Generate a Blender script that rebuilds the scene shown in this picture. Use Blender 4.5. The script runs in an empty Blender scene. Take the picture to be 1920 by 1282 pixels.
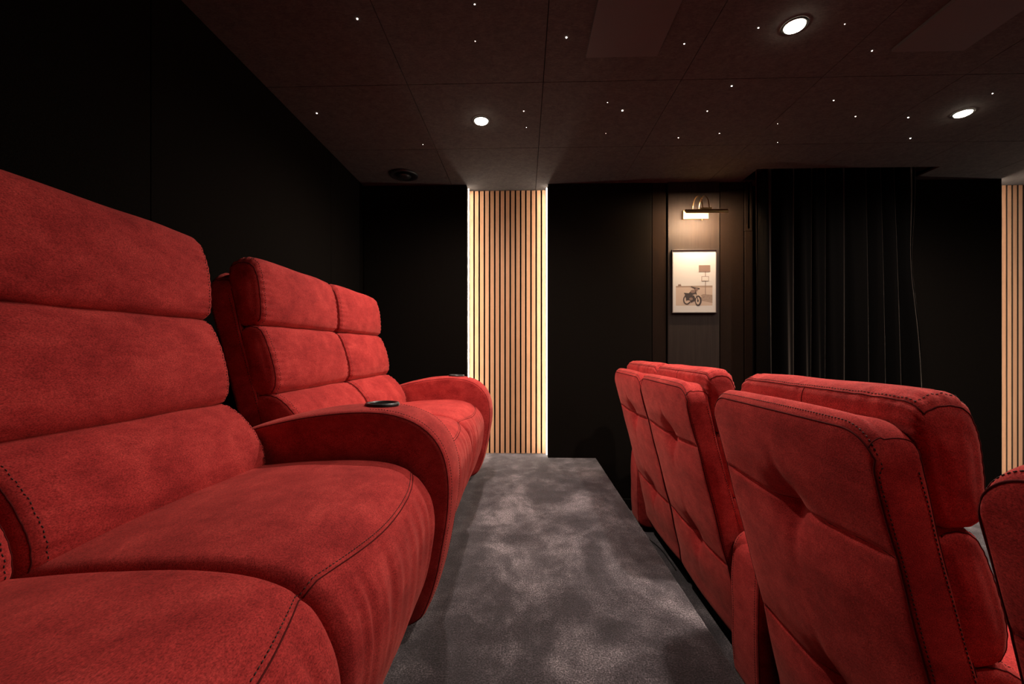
import bpy, bmesh, math, random
from mathutils import Vector, noise
random.seed(7)
C = bpy.context.scene.collection
PI = math.pi
# ------------------------------------------------------------------ layout numbers (metres)
CEIL = 2.017          # ceiling above the raised platform
CAMZ = 0.797
LOW = -0.378          # lower floor
YW = 3.11             # face of the far wall panels
YS = 3.225            # face of the slats in the recesses
XL = -1.2             # left wall
XR = 5.6
YB = -2.2
EDGE = 0.521          # platform edge

# ------------------------------------------------------------------ materials
def mat(name, col=(.5, .5, .5), rough=.8, metal=0, spec=.5, emit=None, estr=0):
    m = bpy.data.materials.new(name); m.use_nodes = True
    b = m.node_tree.nodes['Principled BSDF']
    b.inputs['Base Color'].default_value = (*col, 1)
    b.inputs['Roughness'].default_value = rough
    b.inputs['Metallic'].default_value = metal
    b.inputs['Specular IOR Level'].default_value = spec
    if emit:
        b.inputs['Emission Color'].default_value = (*emit, 1)
        b.inputs['Emission Strength'].default_value = estr
    return m

class NT:
    def __init__(s, m):
        s.t = m.node_tree; s.n = s.t.nodes; s.l = s.t.links; s.b = s.n['Principled BSDF']
        s.geo = s.n.new('ShaderNodeNewGeometry')
    def mapped(s, scale, rot=(0, 0, 0), src=None):
        mp = s.n.new('ShaderNodeMapping'); mp.inputs['Scale'].default_value = scale
        mp.inputs['Rotation'].default_value = rot
        s.l.new(src or s.geo.outputs['Position'], mp.inputs['Vector']); return mp.outputs['Vector']
    def noise(s, scale=1, detail=2, rough=.5, vec=None, dist=0):
        n = s.n.new('ShaderNodeTexNoise'); n.inputs['Scale'].default_value = scale
        n.inputs['Detail'].default_value = detail; n.inputs['Roughness'].default_value = rough
        n.inputs['Distortion'].default_value = dist
        s.l.new(vec or s.geo.outputs['Position'], n.inputs['Vector']); return n.outputs['Fac']
    def ramp(s, fac, stops):
        r = s.n.new('ShaderNodeValToRGB'); e = r.color_ramp.elements
        while len(e) < len(stops): e.new(.5)
        for k, (p, c) in zip(e, stops): k.position = p; k.color = (*c, 1) if len(c) == 3 else c
        s.l.new(fac, r.inputs['Fac']); return r.outputs['Color']
    def math(s, op, a, b=None, c=None):
        n = s.n.new('ShaderNodeMath'); n.operation = op
        for i, v in enumerate((a, b, c)):
            if v is None: continue
            if isinstance(v, (int, float)): n.inputs[i].default_value = v
            else: s.l.new(v, n.inputs[i])
        return n.outputs[0]
    def mix(s, fac, a, b, blend='MIX'):
        n = s.n.new('ShaderNodeMix'); n.data_type = 'RGBA'; n.blend_type = blend
        for i, v in ((0, fac), (6, a), (7, b)):
            if isinstance(v, (int, float)): n.inputs[i].default_value = v
            elif isinstance(v, tuple): n.inputs[i].default_value = (*v, 1)
            else: s.l.new(v, n.inputs[i])
        return n.outputs[2]
    def bump(s, h, strength, dist, prev=None):
        n = s.n.new('ShaderNodeBump'); n.inputs['Strength'].default_value = strength
        n.inputs['Distance'].default_value = dist
        s.l.new(h, n.inputs['Height'])
        if prev: s.l.new(prev, n.inputs['Normal'])
        return n.outputs['Normal']
    def out(s, col=None, nor=None, rough=None):
        if col: s.l.new(col, s.b.inputs['Base Color'])
        if nor: s.l.new(nor, s.b.inputs['Normal'])
        if rough: s.l.new(rough, s.b.inputs['Roughness'])

def fabric_red():
    m = mat('red_chenille', rough=.92, spec=.15); t = NT(m)
    big = t.noise(12, 6, .66, t.mapped((1, .8, 1.3)), .3)
    streak = t.noise(1, 3, .6, t.mapped((90, 30, 160)))
    fine = t.noise(1, 3, .7, t.mapped((520, 300, 520)))
    f = t.math('ADD', t.math('MULTIPLY', big, .78), t.math('MULTIPLY', streak, .22))
    c = t.ramp(f, [(.34, (.265, .017, .017)), (.5, (.38, .030, .028)), (.66, (.50, .050, .044))])
    k = t.ramp(fine, [(.32, (.5, .5, .5)), (.68, (1.5, 1.5, 1.5))])
    c = t.mix(1, c, k, 'MULTIPLY')
    n = t.bump(fine, .35, .0015)
    n = t.bump(t.noise(22, 3, .5), .35, .004, n)
    t.out(c, n)
    t.b.inputs['Sheen Weight'].default_value = .2
    t.b.inputs['Sheen Roughness'].default_value = .4
    t.b.inputs['Sheen Tint'].default_value = (1, .34, .27, 1)
    return m
def carpet():
    m = mat('carpet_grey', rough=1, spec=.05); t = NT(m)
    p1 = t.noise(2.6, 5, .62, t.mapped((1.2, .7, 1), (0, 0, .4)), .5)
    p2 = t.noise(11, 4, .65, None, .3)
    fib = t.noise(230, 4, .8)
    fib2 = t.noise(120, 2, .7)
    f = t.math('ADD', t.math('MULTIPLY', p1, .72), t.math('MULTIPLY', p2, .28))
    c = t.ramp(f, [(.38, (.026, .0215, .0250)), (.47, (.046, .0385, .044)), (.54, (.102, .0885, .097)), (.62, (.215, .19, .20))])
    k = t.ramp(fib, [(.38, (.12, .12, .12)), (.5, (.75, .74, .74)), (.62, (2.6, 2.5, 2.5))])
    c = t.mix(1, c, k, 'MULTIPLY')
    c = t.mix(1, c, t.ramp(fib2, [(.3, (.75,) * 3), (.7, (1.25,) * 3)]), 'MULTIPLY')
    n = t.bump(fib, .8, .004); n = t.bump(p2, .3, .01, n)
    t.out(c, n)
    t.b.inputs['Sheen Weight'].default_value = .25
    return m
def wallfabric(name, col, sc=700):
    m = mat(name, rough=1, spec=.0); t = NT(m)
    a = t.noise(1, 2, .6, t.mapped((sc, sc, sc * .25)))
    b = t.noise(1, 2, .6, t.mapped((sc * .25, sc * .25, sc)))
    f = t.math('MAXIMUM', a, b)
    lo = tuple(x * .55 for x in col); hi = tuple(x * 1.5 for x in col)
    t.out(t.ramp(f, [(.45, lo), (.72, hi)]), t.bump(f, .3, .001)); return m
def felt(name, col):
    m = mat(name, rough=.95, spec=.1); t = NT(m)
    a = t.noise(1, 4, .7, t.mapped((60, 190, 100)), 1.0); b = t.noise(30, 3, .6)
    f = t.math('ADD', t.math('MULTIPLY', a, .7), t.math('MULTIPLY', b, .3))
    t.out(t.ramp(f, [(.32, tuple(x * .6 for x in col)), (.7, tuple(x * 1.45 for x in col))])); return m
def wood(name, a, b, c, scale=1.0, rough=.5, perslat=0):
    m = mat(name, rough=rough, spec=.12); t = NT(m)
    g = t.noise(1, 4, .6, t.mapped((90 * scale, 90 * scale, 2.2 * scale)), .8)
    g2 = t.noise(1, 2, .5, t.mapped((400, 400, 9)))
    f = t.math('ADD', t.math('MULTIPLY', g, .7), t.math('MULTIPLY', g2, .3))
    if perslat:
        sx = t.n.new('ShaderNodeSeparateXYZ'); t.l.new(t.geo.outputs['Position'], sx.inputs[0])
        cell = t.math('FLOOR', t.math('MULTIPLY', sx.outputs[0], 1 / perslat))
        wn = t.n.new('ShaderNodeTexWhiteNoise'); wn.noise_dimensions = '1D'; t.l.new(cell, wn.inputs['W'])
        f = t.math('ADD', t.math('MULTIPLY', f, .75), t.math('MULTIPLY', wn.outputs['Value'], .2))
    t.out(t.ramp(f, [(.3, a), (.5, b), (.7, c)]), t.bump(g, .15, .001)); return m

M = {}
M['red'] = fabric_red()
M['seam'] = mat('seam_shadow_red', (.085, .010, .010), .95, spec=.1)  # dark cord colour stands in for the shade inside the seam grooves
M['thread'] = mat('dark_thread', (.035, .022, .018), .7, spec=.3)
M['carpet'] = carpet()
M['ceil'] = felt('ceiling_felt', (.064, .056, .051))
M['cpanel'] = mat('smooth_ceiling_panel', (.078, .066, .062), .8, spec=.2)
M['wall'] = wallfabric('wall_fabric_black', (.0078, .0064, .0053))
M['wallwarm'] = wallfabric('wall_fabric_brown', (.013, .0085, .0065))
M['black'] = mat('black_backing', (.006, .006, .006), .9, spec=.1)
M['laminate'] = wood('dark_oak_laminate', (.013, .0088, .007), (.019, .0132, .0106), (.026, .018, .0145), 1.0, .55)
M['slat'] = wood('oak_slat', (.43, .222, .120), (.50, .268, .150), (.57, .32, .185), .8, .5, perslat=.0397)
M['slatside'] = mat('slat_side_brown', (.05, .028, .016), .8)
M['velvet'] = mat('black_velvet', (.0025, .0023, .0022), .9, spec=.0)
vb = M['velvet'].node_tree.nodes['Principled BSDF']
vb.inputs['Sheen Weight'].default_value = .26; vb.inputs['Sheen Roughness'].default_value = .3
vb.inputs['Sheen Tint'].default_value = (.75, .6, .5, 1)
M['plastic'] = mat('black_plastic', (.012, .012, .012), .38, spec=.5)
M['matte'] = mat('dark_void', (.003, .003, .003), .95, spec=.05)
M['brass'] = mat('satin_brass', (.75, .50, .22), .28, metal=1)
M['whitemetal'] = mat('satin_brass_plate', (.72, .50, .25), .38, metal=1)
M['lamp'] = mat('lamp_lens', (1, 1, 1), .5, emit=(1, .86, .68), estr=60)
M['star'] = mat('fibre_star', (1, 1, 1), .5, emit=(1, .86, .74), estr=14)
M['led'] = mat('led_strip_light', (1, 1, 1), .5, emit=(1, .88, .75), estr=54)
M['tube'] = mat('picture_lamp_tube', (1, 1, 1), .5, emit=(1, .74, .50), estr=1350)
M['frame'] = mat('black_frame', (.02, .012, .01), .4)
M['paper'] = mat('print_paper', (.36, .345, .325), .7)
M['ink0'] = mat('print_sky', (.36, .34, .31), .7)
M['ink1'] = mat('print_ground', (.30, .23, .18), .7)
M['ink2'] = mat('print_mid', (.13, .08, .06), .7)
M['ink3'] = mat('print_dark', (.018, .010, .008), .7)
M['ink4'] = mat('print_grass', (.19, .135, .10), .7)

# ------------------------------------------------------------------ object helpers
def link(name, me, parent=None, m=None, loc=None):
    o = bpy.data.objects.new(name, me); C.objects.link(o)
    if m:
        for x in (m if isinstance(m, (list, tuple)) else [m]): me.materials.append(x)
    if parent: o.parent = parent
    if loc: o.location = loc
    return o
def finish(name, bm, m, parent=None, smooth=False, loc=None):
    bmesh.ops.recalc_face_normals(bm, faces=bm.faces[:])
    me = bpy.data.meshes.new(name); bm.to_mesh(me); bm.free()
    if smooth:
        for p in me.polygons: p.use_smooth = True
    return link(name, me, parent, m, loc)
def tag(o, label, cat=None, group=None, kind=None):
    o['label'] = label
    if cat: o['category'] = cat
    if group: o['group'] = group
    if kind: o['kind'] = kind
    return o
def empty(name, loc=(0, 0, 0), rz=0):
    o = bpy.data.objects.new(name, None); C.objects.link(o); o.location = loc
    o.rotation_euler = (0, 0, rz); o.empty_display_size = .1; return o
def struct(o, label=None):
    o['kind'] = 'structure'
    if label: o['label'] = label
    return o
def box(bm, x0, x1, y0, y1, z0, z1, bev=0, mi=0):
    vs = [bm.verts.new((x, y, z)) for x in (x0, x1) for y in (y0, y1) for z in (z0, z1)]
    fs = []
    for q in ((0, 1, 3, 2), (4, 6, 7, 5), (0, 4, 5, 1), (2, 3, 7, 6), (0, 2, 6, 4), (1, 5, 7, 3)):
        f = bm.faces.new([vs[i] for i in q]); f.material_index = mi; fs.append(f)
    if bev:
        es = list({e for f in fs for e in f.edges})
        bmesh.ops.bevel(bm, geom=es, offset=bev, segments=2, affect='EDGES', profile=.5)
def tube(bm, pts, r, n=8, closed=False, caps=True):
    pts = [Vector(p) for p in pts]; N = len(pts); rings = []
    up = None
    for i, p in enumerate(pts):
        a = pts[(i - 1) % N] if (closed or i > 0) else p
        b = pts[(i + 1) % N] if (closed or i < N - 1) else p
        t = (b - a)
        t = t.normalized() if t.length > 1e-9 else Vector((0, 0, 1))
        if up is None: up = Vector((0, 0, 1)) if abs(t.z) < .9 else Vector((1, 0, 0))
        s = t.cross(up)
        if s.length < 1e-6: s = t.cross(Vector((0, 1, 0)))
        s.normalize(); up = s.cross(t).normalized()
        rings.append([bm.verts.new(p + s * math.cos(2 * PI * k / n) * r + up * math.sin(2 * PI * k / n) * r) for k in range(n)])
    for i in range(N if closed else N - 1):
        A, B = rings[i], rings[(i + 1) % N]
        for k in range(n): bm.faces.new((A[k], A[(k + 1) % n], B[(k + 1) % n], B[k]))
    if caps and not closed:
        bm.faces.new(rings[0][::-1]); bm.faces.new(rings[-1])
def lathe(bm, prof, n=32, c=(0, 0, 0), mi=0):
    rings = []
    for r, z in prof:
        if r < 1e-6: rings.append([bm.verts.new((c[0], c[1], c[2] + z))])
        else: rings.append([bm.verts.new((c[0] + r * math.cos(2 * PI * k / n), c[1] + r * math.sin(2 * PI * k / n), c[2] + z)) for k in range(n)])
    for A, B in zip(rings, rings[1:]):
        for k in range(n):
            k2 = (k + 1) % n
            if len(A) == 1 and len(B) == 1: continue
            if len(A) == 1: f = bm.faces.new((A[0], B[k2], B[k]))
            elif len(B) == 1: f = bm.faces.new((A[k], A[k2], B[0]))
            else: f = bm.faces.new((A[k], A[k2], B[k2], B[k]))
            f.material_index = mi
def resample(P, step):
    out = [P[0].copy()]; acc = 0
    for a, b in zip(P, P[1:]):
        d = (b - a).length
        if d < 1e-9: continue
        t = step - acc
        while t <= d:
            out.append(a + (b - a) * (t / d)); t += step
        acc = (acc + d) % step
    return out
def dashes(bm, P, on=.0045, off=.0035, r=.0009):
    st = .001; Q = resample([Vector(p) for p in P], st)
    per = int((on + off) / st + .5); n_on = int(on / st)
    for i in range(0, len(Q) - n_on, per):
        tube(bm, [Q[i], Q[i + n_on // 2], Q[i + n_on]], r, 5)

# ------------------------------------------------------------------ upholstered loft
def catmull(ctrl, per=24):
    n = len(ctrl); out = []
    P = [Vector((a, b)) for a, b in ctrl]
    for i in range(n):
        p0, p1, p2, p3 = P[i - 1], P[i], P[(i + 1) % n], P[(i + 2) % n]
        for k in range(per):
            t = k / per
            out.append(.5 * ((2 * p1) + (p2 - p0) * t + (2 * p0 - 5 * p1 + 4 * p2 - p3) * t * t + (3 * p1 - p0 - 3 * p2 + p3) * t ** 3))
    return out
class Runs:
    def __init__(s, m): s.m = m; s.L = []
    def tube(s, P, r, n=6, closed=False):
        bm = bmesh.new(); tube(bm, P, r * .72, n, closed); s.L.append(link_mesh(bm, 'seam_shade', s.m))
    def dash(s, P, r=.0008):
        bm = bmesh.new(); dashes(bm, P, r=r)
        if len(bm.verts): s.L.append(link_mesh(bm, 'stitching', s.m))
class Loft:
    """closed (u,z) outline swept across y in [-hw,hw], edges rounded by r, caps domed"""
    def __init__(s, ctrl, N, hw, r, M=26, K=5, off=None, warp=None, dome=.006, pair=False):
        P = catmull(ctrl); P.append(P[0])
        L = [0]
        for a, b in zip(P, P[1:]): L.append(L[-1] + (b - a).length)
        s.per = L[-1]; s.N = N; s.P = []; j = 0
        for i in range(N):
            t = s.per * i / N
            while L[j + 1] < t: j += 1
            f = (t - L[j]) / max(1e-9, L[j + 1] - L[j]); s.P.append(P[j].lerp(P[j + 1], f))
        area = sum(s.P[i].x * s.P[(i + 1) % N].y - s.P[(i + 1) % N].x * s.P[i].y for i in range(N))
        sg = 1 if area > 0 else -1
        s.n = []
        for i in range(N):
            t = (s.P[(i + 1) % N] - s.P[i - 1]).normalized(); s.n.append(Vector((t.y, -t.x)) * sg)
        s.hw = hw; s.r = r; s.M = M; s.K = K; s.off = off; s.warp = warp; s.dome = dome; s.pair = pair
        s.cen = sum(s.P, Vector((0, 0))) / N
    def pt(s, i, y, d=0, lift=0):
        i0 = int(math.floor(i)) % s.N; i1 = (i0 + 1) % s.N; f = i - math.floor(i)
        p = s.P[i0].lerp(s.P[i1], f); n = s.n[i0].lerp(s.n[i1], f)
        o = s.off(p.x, p.y, y, n.x, n.y, i / s.N * s.per) if s.off else 0
        q = p + n * (o - d + lift)
        v = Vector((q.x, y, q.y))
        return s.warp(v) if s.warp else v
    def end(s, i, phi, side, lift=0):
        """point on the rounded edge, phi 0 = front, 90 = side"""
        a = math.radians(phi); y = s.hw - s.r + (s.r + lift) * math.sin(a)
        return s.pt(i, side * y, s.r - (s.r + lift) * math.cos(a))
    def nearest(s, u, z):
        return min(range(s.N), key=lambda i: (s.P[i] - Vector((u, z))).length)
    def path(s, fn, a, b, step=1):
        """indices from a to b going forward"""
        if b < a: b += s.N
        return [fn(i) for i in range(a, b + 1, step)]
    def build(s):
        bm = bmesh.new(); N = s.N; rows = []
        for k in range(s.K, 0, -1): rows.append([bm.verts.new(s.end(i, 90 * k / s.K, -1)) for i in range(N)])
        for m in range(s.M + 1):
            y = -(s.hw - s.r) + 2 * (s.hw - s.r) * m / s.M
            rows.append([bm.verts.new(s.pt(i, y)) for i in range(N)])
        for k in range(1, s.K + 1): rows.append([bm.verts.new(s.end(i, 90 * k / s.K, 1)) for i in range(N)])
        for A, B in zip(rows, rows[1:]):
            for i in range(N):
                j = (i + 1) % N; bm.faces.new((A[i], A[j], B[j], B[i]))
        for R, sd in ((rows[0], -1), (rows[-1], 1)):
            if s.pair:
                for i in range(N // 2 - 1):
                    a, b, c, d = R[i], R[i + 1], R[N - 2 - i], R[N - 1 - i]
                    if len({a, b, c, d}) == 4: bm.faces.new((a, b, c, d))
                    elif len({a, b, c, d}) == 3:
                        bm.faces.new(list(dict.fromkeys((a, b, c, d))))
            else:
                prev = R; cen = sum((v.co for v in R), Vector()) / N
                for q in (.8, .55, .28):
                    cur = []
                    for v in R:
                        p = cen.lerp(v.co, q); p.y += sd * s.dome * (1 - q * q); cur.append(bm.verts.new(p))
                    for i in range(N):
                        j = (i + 1) % N; bm.faces.new((prev[i], prev[j], cur[j], cur[i]))
                    prev = cur
                c = bm.verts.new(cen + Vector((0, sd * s.dome, 0)))
                for i in range(N): bm.faces.new((prev[i], prev[(i + 1) % N], c))
        return bm

def lump(u, y, z, amp=.0022, sc=9, seed=0):
    return noise.noise(Vector((u * sc + seed, y * sc, z * sc))) * amp
def corner_round(hw, R, zt, reach):
    """rounds the top corners seen from the front/back"""
    def w(v):
        e = abs(v.y) - (hw - R)
        if e > 0:
            e = min(e / R, .999); drop = R * (1 - math.sqrt(1 - e * e)) * .9
            k = max(0, min(1, (v.z - (zt - reach)) / reach)); k = k * k * (3 - 2 * k)
            v.z -= drop * k
        return v
    return w

HW = .297     # half width of one seat's back
UP = {}
def make_meshes():
    # --- head, middle, lumbar cushions
    def cush_off(hw, seed, puff=.014, pucker=.0016, rear=.2):
        def f(u, z, y, nu, nz, arc):
            w = max(0, 1 - (y / hw) ** 2) ** .6
            front = max(0, nu); k = front + (1 - front) * rear
            o = puff * w * k + lump(u, y, z, .0035, 7, seed)
            e = math.exp(-max(0, hw - .02 - abs(y)) / .03) * max(0, min(1, (hw - abs(y)) / .02))
            o += pucker * e * math.sin(arc * 2 * PI / .021 + 4 * noise.noise(Vector((arc * 30, seed, 0))))
            if seed == 1 and nu < -.2:
                o += .0022 * math.exp(-max(0, 1.086 - z) / .03) * noise.noise(Vector((y * 75, z * 6, 2.2)))
            return o
        return f
    head_c = [(.092, .885), (.070, .97), (.060, 1.05), (.070, 1.088), (.105, 1.103), (.140, 1.092), (.158, 1.05), (.170, .985), (.174, .925), (.165, .888), (.13, .874)]
    mid_c = [(.128, .665), (.110, .76), (.100, .84), (.112, .868), (.142, .876), (.172, .862), (.196, .815), (.215, .75), (.222, .695), (.208, .656), (.165, .645)]
    low_c = [(.165, .47), (.145, .56), (.135, .615), (.152, .642), (.190, .650), (.232, .638), (.276, .598), (.306, .552), (.321, .508), (.312, .465), (.25, .440)]
    for nm, c, seed, R in (('head', head_c, 1, .042), ('mid', mid_c, 5, .012), ('low', low_c, 9, .012)):
        hw = HW - .002
        L = Loft(c, 132, hw, .021, 72 if nm == 'head' else 40, 6, cush_off(hw, seed), corner_round(hw, R, max(p[1] for p in c), .1) if R > .02 else None, .007)
        UP[nm] = (L, link_mesh(L.build(), nm))
        st = Runs('thread'); se = Runs('seam')
        for sd in (-1, 1):
            # the visible edge seam: whole outline at the rounded edge
            a, b = L.nearest(c[3][0], c[3][1]), L.nearest(*c[-2]); a, b = min(a, b), max(a, b)
            if nm != 'head': se.tube(L.path(lambda i: L.end(i, 42, sd, .0002), a, b), .0016, 6)
            top = L.nearest(c[3][0], c[3][1]); bot = L.nearest(*c[-2])
            P = L.path(lambda i: L.pt(i, sd * (L.hw - L.r - .001), 0, .0004), min(top, bot), max(top, bot))
            st.dash(P)
        if nm == 'head':
            it = L.nearest(.068, 1.086); fb = L.nearest(*c[-2]); stp = 1 if fb > it else -1
            side = list(range(fb, it - stp, -stp))
            yy_ = [-(hw - L.r) + 2 * (hw - L.r) * k / 70 for k in range(71)]
            P = [L.end(i, 42, -1, .0002) for i in side] + [L.end(it, f, -1, .0002) for f in (28, 14)] + [L.pt(it, y, 0, .0002) for y in yy_]
            P += [L.end(it, f, 1, .0002) for f in (14, 28)] + [L.end(i, 42, 1, .0002) for i in side[::-1]]
            se.tube(P, .0017, 6)
            st.dash([L.pt(it + stp * 1.4, y, 0, .0004) for y in yy_])
            ib = L.nearest(.092, .89)
            a, b = sorted((ib, it))
            se.tube(L.path(lambda i: L.pt(i, 0, 0, 0), a, b), .0014, 6)
        UP[nm + '_seam'] = se.L; UP[nm + '_stitch'] = st.L
    # --- seat cushion
    seat_c = [(.22, .36), (.225, .43), (.27, .468), (.36, .480), (.47, .490), (.58, .492), (.67, .482), (.73, .455), (.768, .405), (.782, .34), (.776, .26), (.757, .18), (.728, .11), (.69, .082), (.55, .08), (.38, .10), (.26, .20)]
    hs = .2985
    def seat_off(u, z, y, nu, nz, arc):
        w = max(0, 1 - (y / hs) ** 2)
        o = .020 * w ** .45 * max(0, nz * .9 + nu * .8) + lump(u, y, z, .004, 6, 3)
        if z < .455 and u > .68:       # gathers below the front seam
            k = min(1, (.455 - z) / .05) * max(0, min(1, (z - .1) / .1))
            q = noise.noise(Vector((y * 26, z * 2.2, 1.7))) + .6 * noise.noise(Vector((y * 55, z * 3, 5.1)))
            e = .35 + .65 * min(1, abs(y) / .2)
            o += .0062 * k * q * e
        d = abs(u - .728) + abs(z - .46) * .5
        if z > .40 and u > .6: o -= .003 * math.exp(-(d / .010) ** 2)
        return o
    L = Loft(seat_c, 200, hs, .024, 72, 6, seat_off, None, .004)
    UP['seat'] = (L, link_mesh(L.build(), 'seat'))
    i_s = L.nearest(.728, .457)
    st = Runs('thread'); se = Runs('seam')
    sgn = 1 if L.P[(i_s + 1) % L.N].x > L.P[i_s].x else -1
    def line(k, lift):
        P = [L.end(i_s + k, ph, -1, lift) for ph in range(60, 0, -8)]
        for q in range(71):
            y = -(hs - L.r) + 2 * (hs - L.r) * q / 70
            P.append(L.pt(i_s + k + sgn * 3.6 * (1 - (y / (hs - L.r)) ** 2), y, 0, lift))
        return P + [L.end(i_s + k, ph, 1, lift) for ph in range(0, 61, 8)]
    se.tube(line(0, .0004), .0015, 6); st.dash(line(-sgn * .8, .0006))
    UP['seat_seam'] = se.L; UP['seat_stitch'] = st.L
    # --- armrest
    arm_c = [(.150, .10), (.145, .28), (.147, .44), (.157, .505), (.19, .540), (.26, .570), (.36, .598), (.47, .617), (.60, .625), (.69, .612), (.755, .580), (.800, .525), (.822, .45), (.823, .37), (.812, .28), (.790, .17), (.765, .09), (.735, .045), (.66, .025), (.45, .02), (.25, .025), (.17, .045)]
    ha = .089
    def arm_off(u, z, y, nu, nz, arc):
        w = max(0, 1 - (y / ha) ** 2)
        o = .010 * w * max(0, .3 + nz * .7 + nu * .5) + lump(u, y, z, .003, 8, 6)
        if .5 < u < .72 and nz > .6: o -= .0  # flat seat for the cup
        return o
    L = Loft(arm_c, 190, ha, .014, 16, 5, arm_off, None, .006)
    UP['arm'] = (L, link_mesh(L.build(), 'arm'))
    st = Runs('thread'); se = Runs('seam')
    a = L.nearest(.70, .03); b = L.nearest(.147, .44)
    for sd in (-1, 1):
        se.tube([L.end(i, 45, sd, .0002) for i in range(L.N)], .0017, 6, closed=True)
        # stitching down the front and up the back, from the cup forward
        i0 = L.nearest(.60, .625); i1 = L.nearest(.765, .09); lo, hi = sorted((i0, i1))
        st.dash(L.path(lambda i: L.pt(i, sd * (ha - .020), 0, .0005), lo, hi))
        i0 = L.nearest(.150, .10); i1 = L.nearest(.19, .54); lo, hi = sorted((i0, i1))
        st.dash(L.path(lambda i: L.pt(i, sd * (ha - .020), 0, .0005), lo, hi))
    UP['arm_seam'] = se.L; UP['arm_stitch'] = st.L
    # cup holder: rim ring, flat near-black disc coloured like the shaded inside of a well
    ic = L.nearest(.61, .625); top = L.pt(ic, 0)
    UP['cup_z'] = top.z
    bm = bmesh.new()
    lathe(bm, [(.049, -.004), (.0495, .0015), (.047, .005), (.042, .0055), (.039, .003), (.038, .0005)], 40)
    lathe(bm, [(.0385, .0012), (.02, .0006), (0, .0006)], 40, mi=1)
    me = bpy.data.meshes.new('cup_holder'); bmesh.ops.recalc_face_normals(bm, faces=bm.faces[:]); bm.to_mesh(me); bm.free()
    for p in me.polygons: p.use_smooth = True
    me.materials.append(M['plastic']); me.materials.append(M['matte']); UP['cup'] = me
    # --- back shell (the upholstered rear)
    rear = [(.207, .12), (.192, .20), (.168, .30), (.133, .45), (.098, .60), (.066, .72), (.040, .82), (.020, .90), (.006, .98), (.002, 1.02)]
    front = [(.084, 1.0), (.097, .90), (.115, .82), (.142, .72), (.178, .60), (.215, .45), (.250, .30), (.275, .20), (.285, .12)]
    shell_c = rear + [(.012, 1.044), (.045, 1.052), (.074, 1.042)] + front + [(.25, .10)]
    hb = HW
    def shell_off(u, z, y, nu, nz, arc):
        o = lump(u, y, z, .003, 6, 12)
        if nu < -.3:   # rear face
            w = max(0, 1 - (y / hb) ** 2) ** .5
            z1 = .815 - .020 * (abs(y) / hb) ** 1 * 0 ; z2 = .392
            seg = min(abs(z - z1), abs(z - z2))
            o += .016 * w * (1 - math.exp(-(seg / .07) ** 2))
            for zz in (z1, z2):
                zc = zz + .018 * (abs(y) / hb) ** 1.3 - .006
                d = abs(z - zc)
                edge = min(1, (hb - abs(y)) / .05)
                o -= (.009 * math.exp(-(d / .0065) ** 2)) * edge
                o -= .026 * math.exp(-(y / .050) ** 2 - (d / .050) ** 2)
                o -= .008 * math.exp(-(y / .018) ** 2 - (d / .09) ** 2)
        return o
    wr = corner_round(hb, .072, 1.052, .17)
    L = Loft(shell_c, 420, hb, .010, 96, 4, shell_off, wr, .004, pair=False)
    # cap built as strips between front and rear instead of a centroid fan
    L.build_cap = True
    UP['shell'] = (L, link_mesh(build_strip(L, (.207, .12), (.285, .12)), 'shell'))
    st = Runs('thread'); se = Runs('seam')
    it = L.nearest(.004, 1.03)
    i_rb = L.nearest(.207, .12); i_fb = L.nearest(.285, .12); i_ft = L.nearest(.078, 1.035)
    yy_ = [-(hb - L.r) + 2 * (hb - L.r) * k / 110 for k in range(111)]
    def ushape(i0, i1, ph, inn, lift):
        stp = 1 if i1 > i0 else -1
        sd_ = list(range(i0, i1 + stp, stp))
        P = [L.end(i, ph, -1, lift) for i in sd_] + [L.end(i1, f, -1, lift) for f in (20, 10) if f < ph]
        P += [L.pt(i1, y, 0, lift) for y in yy_]
        return P + [L.end(i1, f, 1, lift) for f in (10, 20) if f < ph] + [L.end(i, ph, 1, lift) for i in sd_[::-1]]
    def uin(i0, i1, inset, k, lift):
        stp = 1 if i1 > i0 else -1
        sd_ = list(range(i0, i1 - stp * k, stp)); yl = hb - inset
        P = [L.pt(i, -yl, 0, lift) for i in sd_]
        P += [L.pt(i1 - stp * k, -yl + 2 * yl * q / 110, 0, lift) for q in range(1, 110)]
        return P + [L.pt(i, yl, 0, lift) for i in sd_[::-1]]
    se.tube(ushape(i_rb, it, 35, 0, .0003), .0024, 6)
    se.tube(ushape(i_fb, i_ft, 35, 0, .0003), .0018, 6)
    q_ = 2 if it > i_rb else -2
    st.dash(ushape(i_rb, it + q_, 66, 0, .0006), r=.0009)
    for sd in (-1, 1):
        lo, hi = sorted((i_fb, i_ft)); st.dash(L.path(lambda i: L.end(i, 84, sd, .0006), lo, hi), r=.001)
        a, b = sorted((it, i_ft)); se.tube(L.path(lambda i: L.pt(i, sd * (hb - .014), 0, .0002), a, b), .0015, 6)
    for zz in (.815, .392):
        P = []
        for k in range(81):
            y = -(hb - .010) + 2 * (hb - .010) * k / 80
            zc = zz + .018 * (abs(y) / hb) ** 1.3 - .006
            cand = [i for i in range(L.N) if L.n[i].x < -.3]
            ii = min(cand, key=lambda i: abs(L.P[i].y - zc))
            jj = ii + (1 if (L.P[(ii + 1) % L.N].y - L.P[ii].y) * (zc - L.P[ii].y) > 0 else -1)
            f = abs(zc - L.P[ii].y) / max(1e-6, abs(L.P[jj % L.N].y - L.P[ii].y))
            P.append(L.pt(ii + (jj - ii) * min(f, 1), y, 0, .0))
        se.tube(P, .0013, 6)
    UP['shell_seam'] = se.L; UP['shell_stitch'] = st.L
    # --- base
    bm = bmesh.new(); box(bm, .24, .66, -.28, .28, .0, .13, .01)
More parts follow.
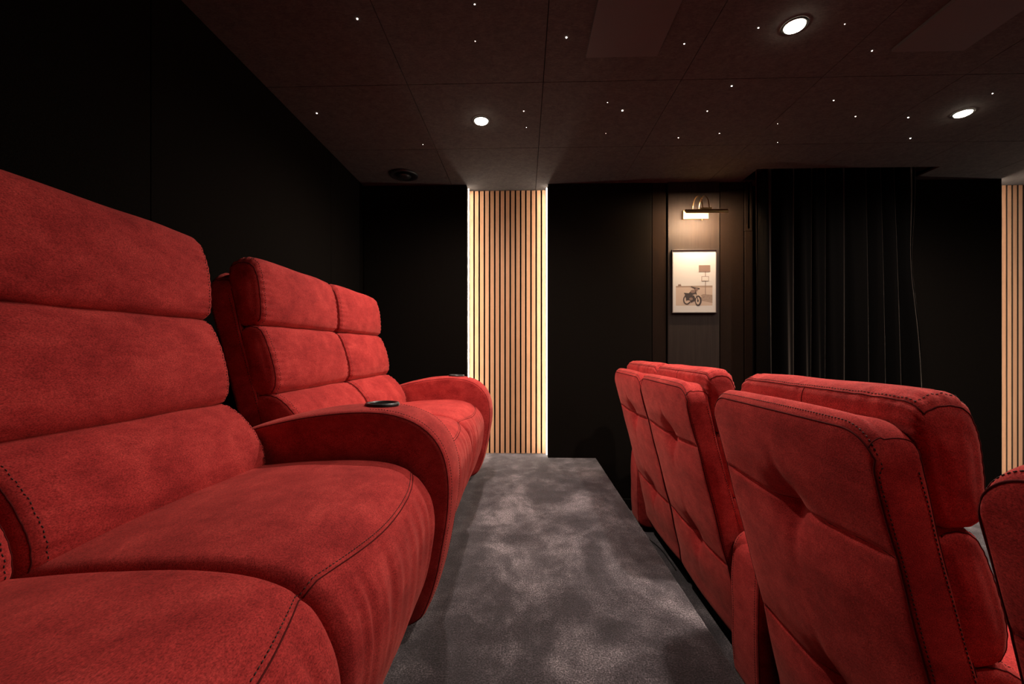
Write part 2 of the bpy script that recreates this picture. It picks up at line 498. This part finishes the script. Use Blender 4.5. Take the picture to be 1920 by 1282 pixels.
    me = bpy.data.meshes.new('base'); bm.to_mesh(me); bm.free(); me.materials.append(M['matte']); UP['base'] = me
def build_strip(L, a, b):
    bm = bmesh.new(); N = L.N; rows = []
    for k in range(L.K, 0, -1): rows.append([bm.verts.new(L.end(i, 90 * k / L.K, -1)) for i in range(N)])
    for m in range(L.M + 1):
        y = -(L.hw - L.r) + 2 * (L.hw - L.r) * m / L.M
        rows.append([bm.verts.new(L.pt(i, y)) for i in range(N)])
    for k in range(1, L.K + 1): rows.append([bm.verts.new(L.end(i, 90 * k / L.K, 1)) for i in range(N)])
    for A, B in zip(rows, rows[1:]):
        for i in range(N):
            j = (i + 1) % N; bm.faces.new((A[i], A[j], B[j], B[i]))
    ia, ib = L.nearest(*a), L.nearest(*b)
    lo, hi = sorted((ia, ib))
    inner = (hi - lo); outer = N - inner
    # walk both directions from a start pair
    s0, s1 = (lo, hi) if inner < outer else (hi, lo + N)
    for R, sd in ((rows[0], -1), (rows[-1], 1)):
        i, j = s0, s1                     # step i downward and j upward until they meet
        while True:
            A, B = R[i % N], R[j % N]
            i2, j2 = i - 1, j + 1
            if (i2 - j2) % N in (0, 1) or (i2 - j2) % N == N - 1:
                q = list(dict.fromkeys((A, B, R[j2 % N], R[i2 % N])))
                if len(q) > 2: bm.faces.new(q)
                break
            bm.faces.new((A, B, R[j2 % N], R[i2 % N])); i, j = i2, j2
        # close the bottom
        k = list(range(s0, s1 + 1))
        if len(k) > 2: bm.faces.new([R[x % N] for x in k])
    return bm
def link_mesh(bm, nm, m='red'):
    bmesh.ops.recalc_face_normals(bm, faces=bm.faces[:])
    me = bpy.data.meshes.new(nm); bm.to_mesh(me); bm.free(); me.materials.append(M[m])
    for p in me.polygons: p.use_smooth = True
    return me
make_meshes()

def recliner(name, label, cat, group, loc, seats, arms, pitch=.6, head_dx=0, armw=1):
    """seats / arms: list of y centres relative to the empty"""
    root = empty(name, loc); tag(root, label, cat, group)
    def part(pn, me, y, par=None, seam=None):
        o = link(pn, me, par or root); o.location = (head_dx if pn == 'headrest' else 0, y, 0)
        o.scale.y = armw if pn == 'armrest' else pitch / .6
        if seam:
            for q in UP[seam + '_seam']: tag(link('seam_shade', q, o), 'thin dark cord drawn for the shade in the seam groove')
            for q in UP[seam + '_stitch']: tag(link('stitching', q, o), 'dark contrast stitching')
        return o
    for y in seats:
        part('back_panel', UP['shell'][1], y, None, 'shell')
        part('headrest', UP['head'][1], y, None, 'head')
        part('back_cushion', UP['mid'][1], y, None, 'mid')
        part('lumbar_cushion', UP['low'][1], y, None, 'low')
        part('seat_cushion', UP['seat'][1], y, None, 'seat')
        tag(part('base', UP['base'], y), 'black recessed base')
    for y in arms:
        a = part('armrest', UP['arm'][1], y, None, 'arm')
        c = link('cup_holder', UP['cup'], a); c.location = (.61, 0, UP['cup_z'] + .0005); tag(c, 'round black cup holder')
    return root
XLB, XRB = -1.03, .580
G = 'red fabric recliner sofas in the rows'
recliner('recliner_sofa', 'large red two-seat recliner sofa nearest the camera at the left', 'sofa', G, (XLB, 0, 0), [.290, .860], [1.236, -.087], .57)
recliner('recliner_sofa', 'red two-seat recliner sofa in the left row beside the lit slat panel', 'sofa', G, (XLB, 0, 0), [1.632, 2.217], [2.604], .585)
recliner('recliner_sofa', 'red two-seat recliner sofa seen from behind, farthest in the right row, below the framed print', 'sofa', G, (XRB, 0, LOW), [2.420, 1.815], [2.815, 1.418], .6, .012)
recliner('recliner_armchair', 'single red recliner seen from behind in the right row, in front of the curtain', 'armchair', G, (XRB, 0, LOW), [1.010], [.644], .6, .014, .75)
recliner('recliner_armchair', 'red recliner back cut off by the right edge of the picture', 'armchair', G, (XRB, 0, LOW - .01), [.262], [], .6, .014)

# ------------------------------------------------------------------ floor (raised platform and lower level)
bm = bmesh.new()
def grid_box(bm, x0, x1, y0, y1, z0, z1):
    box(bm, x0, x1, y0, y1, z0, z1)
box(bm, XL, EDGE, YB, YS + .05, LOW, 0)
box(bm, EDGE, XR, YB, YS + .05, LOW - .02, LOW)
fl = struct(finish('floor', bm, M['carpet']), 'grey mottled carpet on a raised platform and the lower level')
# soft carpet nosing along the platform edge: a slightly ragged rounded lip
bm = bmesh.new()
n = 420
rings = []
for k in range(n + 1):
    y = YB + (YW - YB) * k / n
    row = []
    for a in range(7):
        t = PI / 2 * a / 6
        r = .010 + .0022 * noise.noise(Vector((y * 60, a * .8, 3)))
        row.append(bm.verts.new((EDGE + .001 + r * math.sin(t) - .004, y, -.010 + r * math.cos(t) + .0006)))
    rings.append(row)
for A, B in zip(rings, rings[1:]):
    for a in range(6): bm.faces.new((A[a], A[a + 1], B[a + 1], B[a]))
nose = finish('trim_1', bm, M['carpet'], None, True); struct(nose, 'carpeted nosing along the platform edge')

# ------------------------------------------------------------------ ceiling tiles with open joints, slot for the curtain
P_ = .6245
sx = [XL] + [-.538 + P_ * k for k in range(0, 10)] + [XR]
sy = [YB] + [1.928 + P_ * k for k in range(-6, 2)] + [YS + .05]
slot = (1.575, 2.775, 2.895, YW + .002)
bm = bmesh.new(); g = .0016
for i in range(len(sx) - 1):
    for j in range(len(sy) - 1):
        x0, x1, y0, y1 = sx[i] + g, sx[i + 1] - g, sy[j] + g, sy[j + 1] - g
        rs = [(x0, x1, y0, y1)]
        if x1 > slot[0] and x0 < slot[1] and y1 > slot[2]:
            rs = []
            if x0 < slot[0]: rs.append((x0, slot[0], y0, y1))
            if x1 > slot[1]: rs.append((slot[1], x1, y0, y1))
            a, b = max(x0, slot[0]), min(x1, slot[1])
            rs.append((a, b, y0, slot[2])); rs.append((a, b, slot[3], y1))
        for r in rs: box(bm, r[0], r[1], r[2], r[3], CEIL, CEIL + .012)
box(bm, XL, XR, YB, slot[2], CEIL + .0121, CEIL + .03, mi=1)
box(bm, XL, slot[0], slot[2], YS + .05, CEIL + .0121, CEIL + .03, mi=1)
box(bm, slot[1], XR, slot[2], YS + .05, CEIL + .0121, CEIL + .03, mi=1)
box(bm, slot[0], slot[1], slot[3], YS + .05, CEIL + .0121, CEIL + .03, mi=1)
box(bm, slot[0] - .01, slot[1] + .01, slot[2] - .01, slot[3], CEIL + .07, CEIL + .08, mi=1)
for q in ((slot[0] - .01, slot[0], slot[2] - .01, slot[3]), (slot[1], slot[1] + .01, slot[2] - .01, slot[3]), (slot[0], slot[1], slot[2] - .01, slot[2])):
    box(bm, *q, CEIL + .012, CEIL + .07)
struct(finish('ceiling', bm, [M['ceil'], M['black']]), 'dark brown felt ceiling of square tiles')
# plain raised ceiling panels
for (x0, x1, y1, lab) in ((.255, .547, 1.752, 'smooth dark rectangular panel fixed to the ceiling, above the aisle'), (1.49, 1.775, 1.755, 'smooth dark rectangular panel fixed to the ceiling at the upper right corner')):
    bm = bmesh.new(); box(bm, x0, x1, y1 - 1.2, y1, CEIL - .014, CEIL - .0002, .002)
    tag(finish('ceiling_panel', bm, M['cpanel']), lab, 'ceiling panel')

# ------------------------------------------------------------------ walls
def wbox(name, label, parts, mats):
    bm = bmesh.new()
    for p in parts: box(bm, *p[:6], p[6] if len(p) > 6 else 0, p[7] if len(p) > 7 else 0)
    return struct(finish(name, bm, mats), label)
g = .002
# left wall: fabric panels with joints
pts = [YB, -1.29, .01, 1.32, 2.585, YW]
wbox('wall_left', 'black fabric wall panels on the left', [(XL - .02, XL, a + g, b - g, 0, CEIL - .0005) for a, b in zip(pts, pts[1:])] + [(XL - .05, XL - .021, YB, YS + .05, LOW, CEIL, 0, 1)], [M['wall'], M['black']])
S0, S1 = -.425, .173         # slat recess
S2 = 3.412                   # right slat recess starts
xa = [(XL, -1.196 + .0), ]
def panel(x0, x1, z0=0, mi=0, y=YW, bev=.003): return (x0 + g, x1 - g, y, YS + .04, z0, CEIL - .0005, bev, mi)
parts = [panel(XL, S0), panel(S1, .935, LOW + .085), panel(.935, 1.040, LOW + .085, 2, YW + .006), panel(1.425, 1.600, LOW + .085, 2, YW + .006),
         panel(2.74, S2, LOW + .085), panel(S2 + .600, XR, LOW + .085), panel(1.62, 2.74, LOW + .085, 1, YW + .08),
         (XL, XR, YS + .041, YS + .07, LOW, CEIL + .1, 0, 1)]
wbox('wall_back', 'far wall of black fabric panels', parts, [M['wall'], M['black'], M['wallwarm']])
wbox('trim_2', 'dark oak laminate column behind the framed print', [(1.048, 1.418, YW - .006, YS + .04, LOW + .085, CEIL - .0005, .002)], [M['laminate']])
# slotted pilaster beside the curtain
wbox('trim_3', 'narrow slotted pilaster beside the curtain', [
    (1.605, 1.655, YW - .004, YW + .07, LOW + .085, 1.655, .001), (1.603, 1.622, YW - .006, YW + .07, 1.657, CEIL - .001, .001),
    (1.640, 1.652, YW - .006, YW + .07, 1.657, CEIL - .001, .001), (1.622, 1.640, YW - .006, YW + .07, 1.657, 1.674, 0),
    (1.622, 1.640, YW + .05, YW + .07, 1.674, CEIL - .001, 0, 1)], [M['wallwarm'], M['black']])
wbox('baseboard_back', 'black skirting along the far wall at the lower floor', [(EDGE + .012, XR, YW - .012, YW + .03, LOW, LOW + .083, .002)], [M['black']])
wbox('wall_right', 'dark far right wall', [(XR, XR + .03, YB, YS + .05, LOW, CEIL)], [M['wall']])
wbox('wall_near', 'dark wall behind the camera', [(XL, XR, YB - .03, YB, LOW, CEIL)], [M['wall']])

# ------------------------------------------------------------------ slat panels and led strips
def slats(x0, n, label, z0):
    root = empty('slat_panel', (x0, YS, z0)); tag(root, label, 'slat panel')
    p = .0397; w = .0278; H = CEIL - z0 - .004
    bm = bmesh.new()
    for k in range(n):
        a = .004 + p * k
        box(bm, a, a + w, 0, .022, .002, H)
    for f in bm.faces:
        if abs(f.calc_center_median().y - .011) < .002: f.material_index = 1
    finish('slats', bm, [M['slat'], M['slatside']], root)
    bm = bmesh.new(); box(bm, 0, p * n - .006, .0225, .038, .002, H)
    tag(finish('backing', bm, M['black'], root), 'black felt backing')
slats(S0 + .002, 15, 'floor-to-ceiling oak slat panel in the lit recess beside the far end of the left row', 0)
slats(S2 + .002, 15, 'oak slat panel at the right edge, behind the right row', LOW)
def led(x, z0, label):
    bm = bmesh.new(); box(bm, x, x + .006, 3.160, 3.172, z0 + .01, CEIL - .012)
    o = finish('led_strip', bm, M['led']); tag(o, label, 'led strip', 'led strips lighting the slats')
led(S0 - .001 + .003, 0, 'vertical warm white led strip along the left side of the central slat recess')
led(S1 - .008, 0, 'vertical warm white led strip along the right side of the central slat recess')
led(S2 + .002, LOW, 'vertical warm white led strip beside the slats at the right edge')

led(S2 + .590, LOW, 'vertical warm white led strip on the far side of the right slat recess')

# ------------------------------------------------------------------ curtain
root = empty('curtain', (1.62, 2.99, LOW)); tag(root, 'heavy black velvet curtain hanging from a ceiling slot, right of the framed print', 'curtain')
bm = bmesh.new(); nx, nz = 520, 40; W = 1.10; Hc = CEIL - LOW + .05
grid = []
folds = [.0]
random.seed(3)
xs = 0; ph = 0
for j in range(nz + 1):
    t = j / nz; z = .015 + (Hc - .02) * t; row = []
    for i in range(nx + 1):
        s = i / nx
        spread = 1 + .03 * (1 - t) * s
        q = s + .006 * math.sin(s * 23 + t * 2.5) * (1 - t)
        amp = .030 + .016 * math.sin(s * 9 + 1) + .012 * (1 - t)
        a = 2 * PI * 9.5 * (q + .018 * math.sin(q * 17) + .012 * math.sin(q * 5 + t * 1.5))
        y = amp * math.sin(a) + .010 * math.sin(2 * a + 3 * t + 6 * s)
        x = W * q * spread + .012 * math.sin(a * 1.0 + 1.2) * .8 + .03 * (1 - t) * (s - .1)
        y += -.02 * (1 - t) * math.sin(s * 7 + 2)
        # gather near the right edge as in a pulled hem
        if s > .82: x += -.05 * ((s - .82) / .18) * math.exp(-((t - .72) / .16) ** 2)
        row.append(bm.verts.new((x, y * .85, z)))
    grid.append(row)
for A, B in zip(grid, grid[1:]):
    for i in range(nx): bm.faces.new((A[i], A[i + 1], B[i + 1], B[i]))
cu = finish('drape', bm, M['velvet'], root, True)
sm = cu.modifiers.new('thick', 'SOLIDIFY'); sm.thickness = .004
bm = bmesh.new(); tube(bm, [(-.02, 0, Hc + .006), (1.14, 0, Hc + .006)], .008, 8)
tag(finish('curtain_track', bm, M['matte'], root), 'black track in the ceiling slot')

# ------------------------------------------------------------------ picture light
px = 1.240
root = empty('picture_light', (px, YW - .006, 1.772)); tag(root, 'brass picture light with two curved arms above the framed print', 'picture light')
bm = bmesh.new(); box(bm, -.091, .091, -.022, 0, -.031, .031, .002)
tag(finish('wall_plate', bm, M['whitemetal'], root), 'flat rectangular brass wall plate')
for dx in (-.022, .022):
    bm = bmesh.new(); P = []
    for k in range(25):
        a = PI * k / 24
        P.append((dx, -.105 + .088 * math.cos(a), .026 + .105 * math.sin(a) - .055 * (k / 24)))
    P = [(dx, -.017, .0)] + P
    tube(bm, P, .0032, 10); finish('arm', bm, M['brass'], root, True)
bm = bmesh.new()   # half-round shade, open below
n = 18; L_ = .141; ra = []; RA = math.radians(37)
def hp(r, k):   # half circle whose opening faces the wall and down
    a = RA + PI * k / n; return (-.193 + r * math.cos(a), -.038 + r * math.sin(a))
for (r, e) in ((.019, 0), (.0175, 1)):
    for x in (-L_, L_):
        ra.append([bm.verts.new((x, *hp(r, k))) for k in range(n + 1)])
for k in range(n):
    bm.faces.new((ra[0][k], ra[0][k + 1], ra[1][k + 1], ra[1][k])); bm.faces.new((ra[2][k], ra[3][k], ra[3][k + 1], ra[2][k + 1]))
for a, b in ((0, 2), (1, 3)):
    for k in range(n): bm.faces.new((ra[a][k], ra[b][k], ra[b][k + 1], ra[a][k + 1]))
for x in (-L_, L_ - .002):
    R = [bm.verts.new((x, *hp(.019, k))) for k in range(n + 1)]
    R2 = [bm.verts.new((v.co.x + .002, v.co.y, v.co.z)) for v in R]
    bm.faces.new(R); bm.faces.new(R2[::-1])
for k in (0, n):
    bm.faces.new((ra[0][k], ra[1][k], ra[3][k], ra[2][k]))
shade = finish('lamp_shade', bm, M['brass'], root)
bm = bmesh.new(); box(bm, -.036, .036, -.204, -.182, -.022, -.008, .002); finish('bracket', bm, M['brass'], root)
bm = bmesh.new(); tube(bm, [(-.125, -.194, -.037), (.125, -.194, -.037)], .005, 10)
tag(finish('lamp_tube', bm, M['tube'], root, True), 'glowing warm tube under the shade')
bm = bmesh.new(); lathe(bm, [(0, -.006), (.005, -.004), (.005, .004), (0, .006)], 12, (.045, -.018, -.036)); finish('knob', bm, M['brass'], root, True)

# ------------------------------------------------------------------ framed print
fx0, fx1, fz0, fz1 = 1.070, 1.392, 1.060, 1.520
root = empty('framed_print', ((fx0 + fx1) / 2, YW - .006, fz0)); tag(root, 'sepia motorcycle photograph in a thin black frame on the oak column', 'picture')
w = (fx1 - fx0) / 2; h = fz1 - fz0
bm = bmesh.new()
for q in ((-w, w, 0, .0055), (-w, w, h - .0055, h)): box(bm, q[0], q[1], -.022, -.0005, q[2], q[3], .0008)
for q in ((-w, -w + .0055), (w - .0055, w)): box(bm, q[0], q[1], -.022, -.0005, .0056, h - .0056, .0008)
finish('frame', bm, M['frame'], root)
bm = bmesh.new()
box(bm, -w + .0056, w - .0056, -.012, -.002, .0056, h - .0056)
U = .0068   # art unit: print area measured in a 0..40 by 0..60 grid
def A_(u, v): return (-w + .030 + u * (2 * w - .060) / 40, .055 + v * (h - .075) / 60)
yy = [-.0122]
def poly(pts, mi):
    vs = [bm.verts.new((A_(*p)[0], yy[0], A_(*p)[1])) for p in pts]
    f = bm.faces.new(vs); f.material_index = mi; yy[0] -= .00003
def ell(cx, cy, rx, ry, mi, n=24): poly([(cx + rx * math.cos(2 * PI * k / n), cy + ry * math.sin(2 * PI * k / n)) for k in range(n)], mi)
def bar(a, b, t, mi):
    d = Vector((b[0] - a[0], b[1] - a[1])); q = Vector((-d.y, d.x)).normalized() * t / 2
    poly([(a[0] - q.x, a[1] - q.y), (b[0] - q.x, b[1] - q.y), (b[0] + q.x, b[1] + q.y), (a[0] + q.x, a[1] + q.y)], mi)
poly([(0, 0), (40, 0), (40, 22), (0, 22)], 2)              # pale ground
poly([(0, 20.5), (14, 20.7), (40, 20.4), (40, 22.6), (0, 22.2)], 5)
poly([(20, 7), (40, 3), (40, 12), (30, 13), (24, 10)], 5)   # rough grass
poly([(2, 0), (16, 0), (40, 1.5), (40, 0)], 2)
for k in range(50):
    a, b = random.uniform(23, 39.5), random.uniform(4.5, 11.5); ell(a, b, .5, .25, random.choice((2, 3, 5)), 6)
poly([(2, 22), (3, 24.5), (4.5, 23.6), (5, 25), (6, 22)], 3)   # far bush
# signpost with two plain boards
bar((32.3, 12), (32.3, 38), .7, 3)
poly([(25, 38), (37.5, 38), (37.5, 45.5), (25, 45.5)], 3); poly([(25.6, 38.6), (36.9, 38.6), (36.9, 44.9), (25.6, 44.9)], 6)
poly([(28, 27.5), (36, 27.5), (36, 33), (28, 33)], 3); poly([(28.5, 28), (35.5, 28), (35.5, 32.5), (28.5, 32.5)], 1)
# parked motorcycle, three-quarter view, generic
ell(12, 6.5, 4.2, 5.4, 4); ell(12, 6.5, 2.9, 4.1, 2); ell(12, 6.5, 1.1, 1.6, 4)
ell(24.5, 5.5, 3.6, 5.8, 4); ell(24.0, 5.5, 2.2, 4.3, 2); ell(24.0, 5.5, .9, 1.7, 4)
poly([(9.5, 12), (15, 13), (20, 11), (22, 6), (17, 3.5), (12, 4.5)], 4)
poly([(8.5, 14.5), (14, 14), (16, 16), (21, 17.5), (22, 14), (17, 11.5), (10, 12.2)], 4)
ell(18.7, 16, 3.0, 1.8, 3); ell(16.5, 7.5, 2.0, 1.6, 3); ell(13.5, 5, 2.2, .8, 2)
bar((24, 6), (20.5, 20), .9, 4); bar((20.5, 20), (26, 19.2), 1.0, 4); bar((20.5, 20), (16.5, 21.5), .9, 4); ell(22.4, 18.2, 1.6, 1.7, 3)
poly([(21, 12), (26, 13.2), (28.3, 9.5), (27.2, 9.2), (25, 11.6), (21.5, 11)], 2)
pr = finish('print', bm, [M['paper'], M['ink0'], M['ink1'], M['ink2'], M['ink3'], M['ink4'], M['ink2']], root)

# ------------------------------------------------------------------ ceiling fittings
def px2ceil(u, v, z=CEIL):
    """photo pixel to the point where its ray meets the height z"""
    al = math.radians(1.668); dx = (u - 960) / 790; dz = (655 - v) / 790
    d = Vector((dx * math.cos(al) - math.sin(al), math.cos(al) + dx * math.sin(al), dz))
    k = (z - CAMZ) / dz; return d.x * k, d.y * k
LAMPS = [(-.229, 2.24), (1.018, 1.617), (2.262, 2.24)]
EXTRA = [(1.018, .368, .17), (2.262, .99, .8), (3.51, 1.617, .8)]
labs = ['bright recessed downlight above the left row, near the oak slats', 'brightest recessed downlight, near the top edge between the two ceiling panels', 'bright recessed downlight at the right, above the curtain']
DL = None
def dl_spot(x, y, e):
    l = bpy.data.lights.new('downlight_beam', 'SPOT'); l.energy = e; l.color = (1, .86, .75)
    l.spot_size = math.radians(168); l.spot_blend = 1; l.shadow_soft_size = .028
    o = bpy.data.objects.new('downlight_beam', l); C.objects.link(o); o.location = (x, y, CEIL - .02); return o
def downlight(x, y, lab):
    root = empty('downlight', (x, y, CEIL)); tag(root, lab, 'ceiling light', 'recessed downlights')
    bm = bmesh.new(); lathe(bm, [(.044, -.0003), (.045, -.003), (.042, -.005), (.036, -.004)], 36); tag(finish('trim_ring', bm, M['plastic'], root, True), 'black trim ring')
    bm = bmesh.new(); lathe(bm, [(.0355, -.0025), (.033, -.008), (.022, -.013), (0, -.015)], 32); tag(finish('lens', bm, M['lamp'], root, True), 'glowing warm white lens')
    return root
EN = 122
for (x, y), lab in zip(LAMPS, labs): downlight(x, y, lab); dl_spot(x, y, EN)
for (x, y, e_) in EXTRA:
    downlight(x, y, 'recessed downlight in the ceiling above the camera, outside the picture'); dl_spot(x, y, EN * e_)
# round ceiling valve
vx, vy = px2ceil(757, 327)
root = empty('air_valve', (vx, vy, CEIL)); tag(root, 'round black air valve in the ceiling above the far end of the left row', 'air vent')
bm = bmesh.new(); lathe(bm, [(.098, -.0003), (.099, -.006), (.092, -.013), (.078, -.012), (.066, -.004), (.05, -.001), (0, -.001)], 44); finish('ring', bm, M['plastic'], root, True)
bm = bmesh.new(); lathe(bm, [(0, -.004), (.03, -.004), (.050, -.012), (.046, -.020), (.02, -.022), (0, -.022)], 36); finish('cone', bm, M['plastic'], root, True)
# fibre optic stars
STARS = [(670, 35, 2, 'star light at the upper left, highest of the stars over the left row'), (594, 212, 2, 'leftmost star light, above the far red sofa'),
 (890, 8, 1, 'star light at the top edge above the left downlight'), (891, 77, 0, 'faint star light between the top edge and the left downlight'),
 (793, 271, 0, 'faint star light above the round air valve'), (982, 208, 1, 'upper of two faint stars right of the left downlight'), (987, 239, 0, 'lower of two faint stars right of the left downlight'),
 (1062, 70, 2, 'star light just left of the ceiling panel above the aisle'), (1139, 192, 0, 'faint star close to the brightest star'), (1167, 207, 3, 'brightest star light, at the middle of the ceiling'),
 (1136, 250, 0, 'faint star below the brightest star'), (1283, 82, 1, 'star light just right of the ceiling panel above the aisle'), (1372, 161, 2, 'bright star light below left of the brightest downlight'),
 (1326, 208, 1, 'star light nearly above the picture light, upper of three'), (1349, 250, 1, 'star light nearly above the picture light, to its right'), (1272, 258, 1, 'star light nearly above the picture light, to its left'),
 (1422, 52, 1, 'star light left of the brightest downlight'), (1584, 45, 0, 'faint star right of the brightest downlight'), (1635, 95, 1, 'star light left of the panel at the upper right corner'),
 (1458, 232, 0, 'upper of two faint stars above the left part of the curtain'), (1458, 267, 0, 'lower of two faint stars above the left part of the curtain'),
 (1563, 188, 1, 'upper left star of the pair above the middle of the curtain'), (1604, 218, 1, 'lower right star of the pair above the middle of the curtain'),
 (1703, 220, 2, 'upper of two stars just left of the right downlight'), (1707, 259, 2, 'lower of two stars just left of the right downlight'), (1861, 175, 1, 'rightmost star light, beyond the right downlight')]
sm = []
for r in (.0016, .0024, .0034, .0042):
    bm = bmesh.new(); lathe(bm, [(r, 0), (r * .8, -r * .5), (0, -r * .8)], 12); me = bpy.data.meshes.new('star'); bm.to_mesh(me); bm.free(); me.materials.append(M['star']); sm.append(me)
for u, v, k, lab in STARS:
    x, y = px2ceil(u, v); o = link('star_light', sm[k], None, None, (x, y, CEIL - .0003)); tag(o, lab, 'star light', 'fibre optic stars in the ceiling')

# ------------------------------------------------------------------ cable on the lower floor
bm = bmesh.new()
P = [(.80, 2.78, .03), (.765, 2.80, .012), (.745, 2.74, .005), (.755, 2.66, .005), (.785, 2.57, .005), (.80, 2.49, .005), (.805, 2.38, .005), (.805, 2.25, .005)]
Q = []
for i in range(len(P) - 1):
    p0, p1, p2, p3 = [Vector(P[max(0, min(len(P) - 1, k))]) for k in (i - 1, i, i + 1, i + 2)]
    for k in range(8):
        t = k / 8; Q.append(.5 * ((2 * p1) + (p2 - p0) * t + (2 * p0 - 5 * p1 + 4 * p2 - p3) * t * t + (3 * p1 - p0 - 3 * p2 + p3) * t ** 3))
tube(bm, Q, .0035, 8)
tag(finish('power_cable', bm, M['plastic'], None, True, (0, 0, LOW)), 'thin black cable on the lower carpet under the farthest sofa of the right row', 'cable')

# ------------------------------------------------------------------ camera, world, view
cam = bpy.data.cameras.new('camera'); cam.sensor_width = 36; cam.lens = 790 / 1920 * 36
cam.shift_y = 14 / 1920; cam.clip_start = .01
co = bpy.data.objects.new('camera', cam); C.objects.link(co)
co.location = (0, 0, CAMZ); co.rotation_euler = (PI / 2, 0, math.radians(1.668))
S = bpy.context.scene; S.camera = co
w = bpy.data.worlds.new('world'); S.world = w; w.use_nodes = True
w.node_tree.nodes['Background'].inputs['Color'].default_value = (0, 0, 0, 1)
S.view_settings.view_transform = 'Standard'; S.view_settings.look = 'None'
S.view_settings.gamma = 1; S.view_settings.exposure = 0; S.view_settings.use_curve_mapping = False
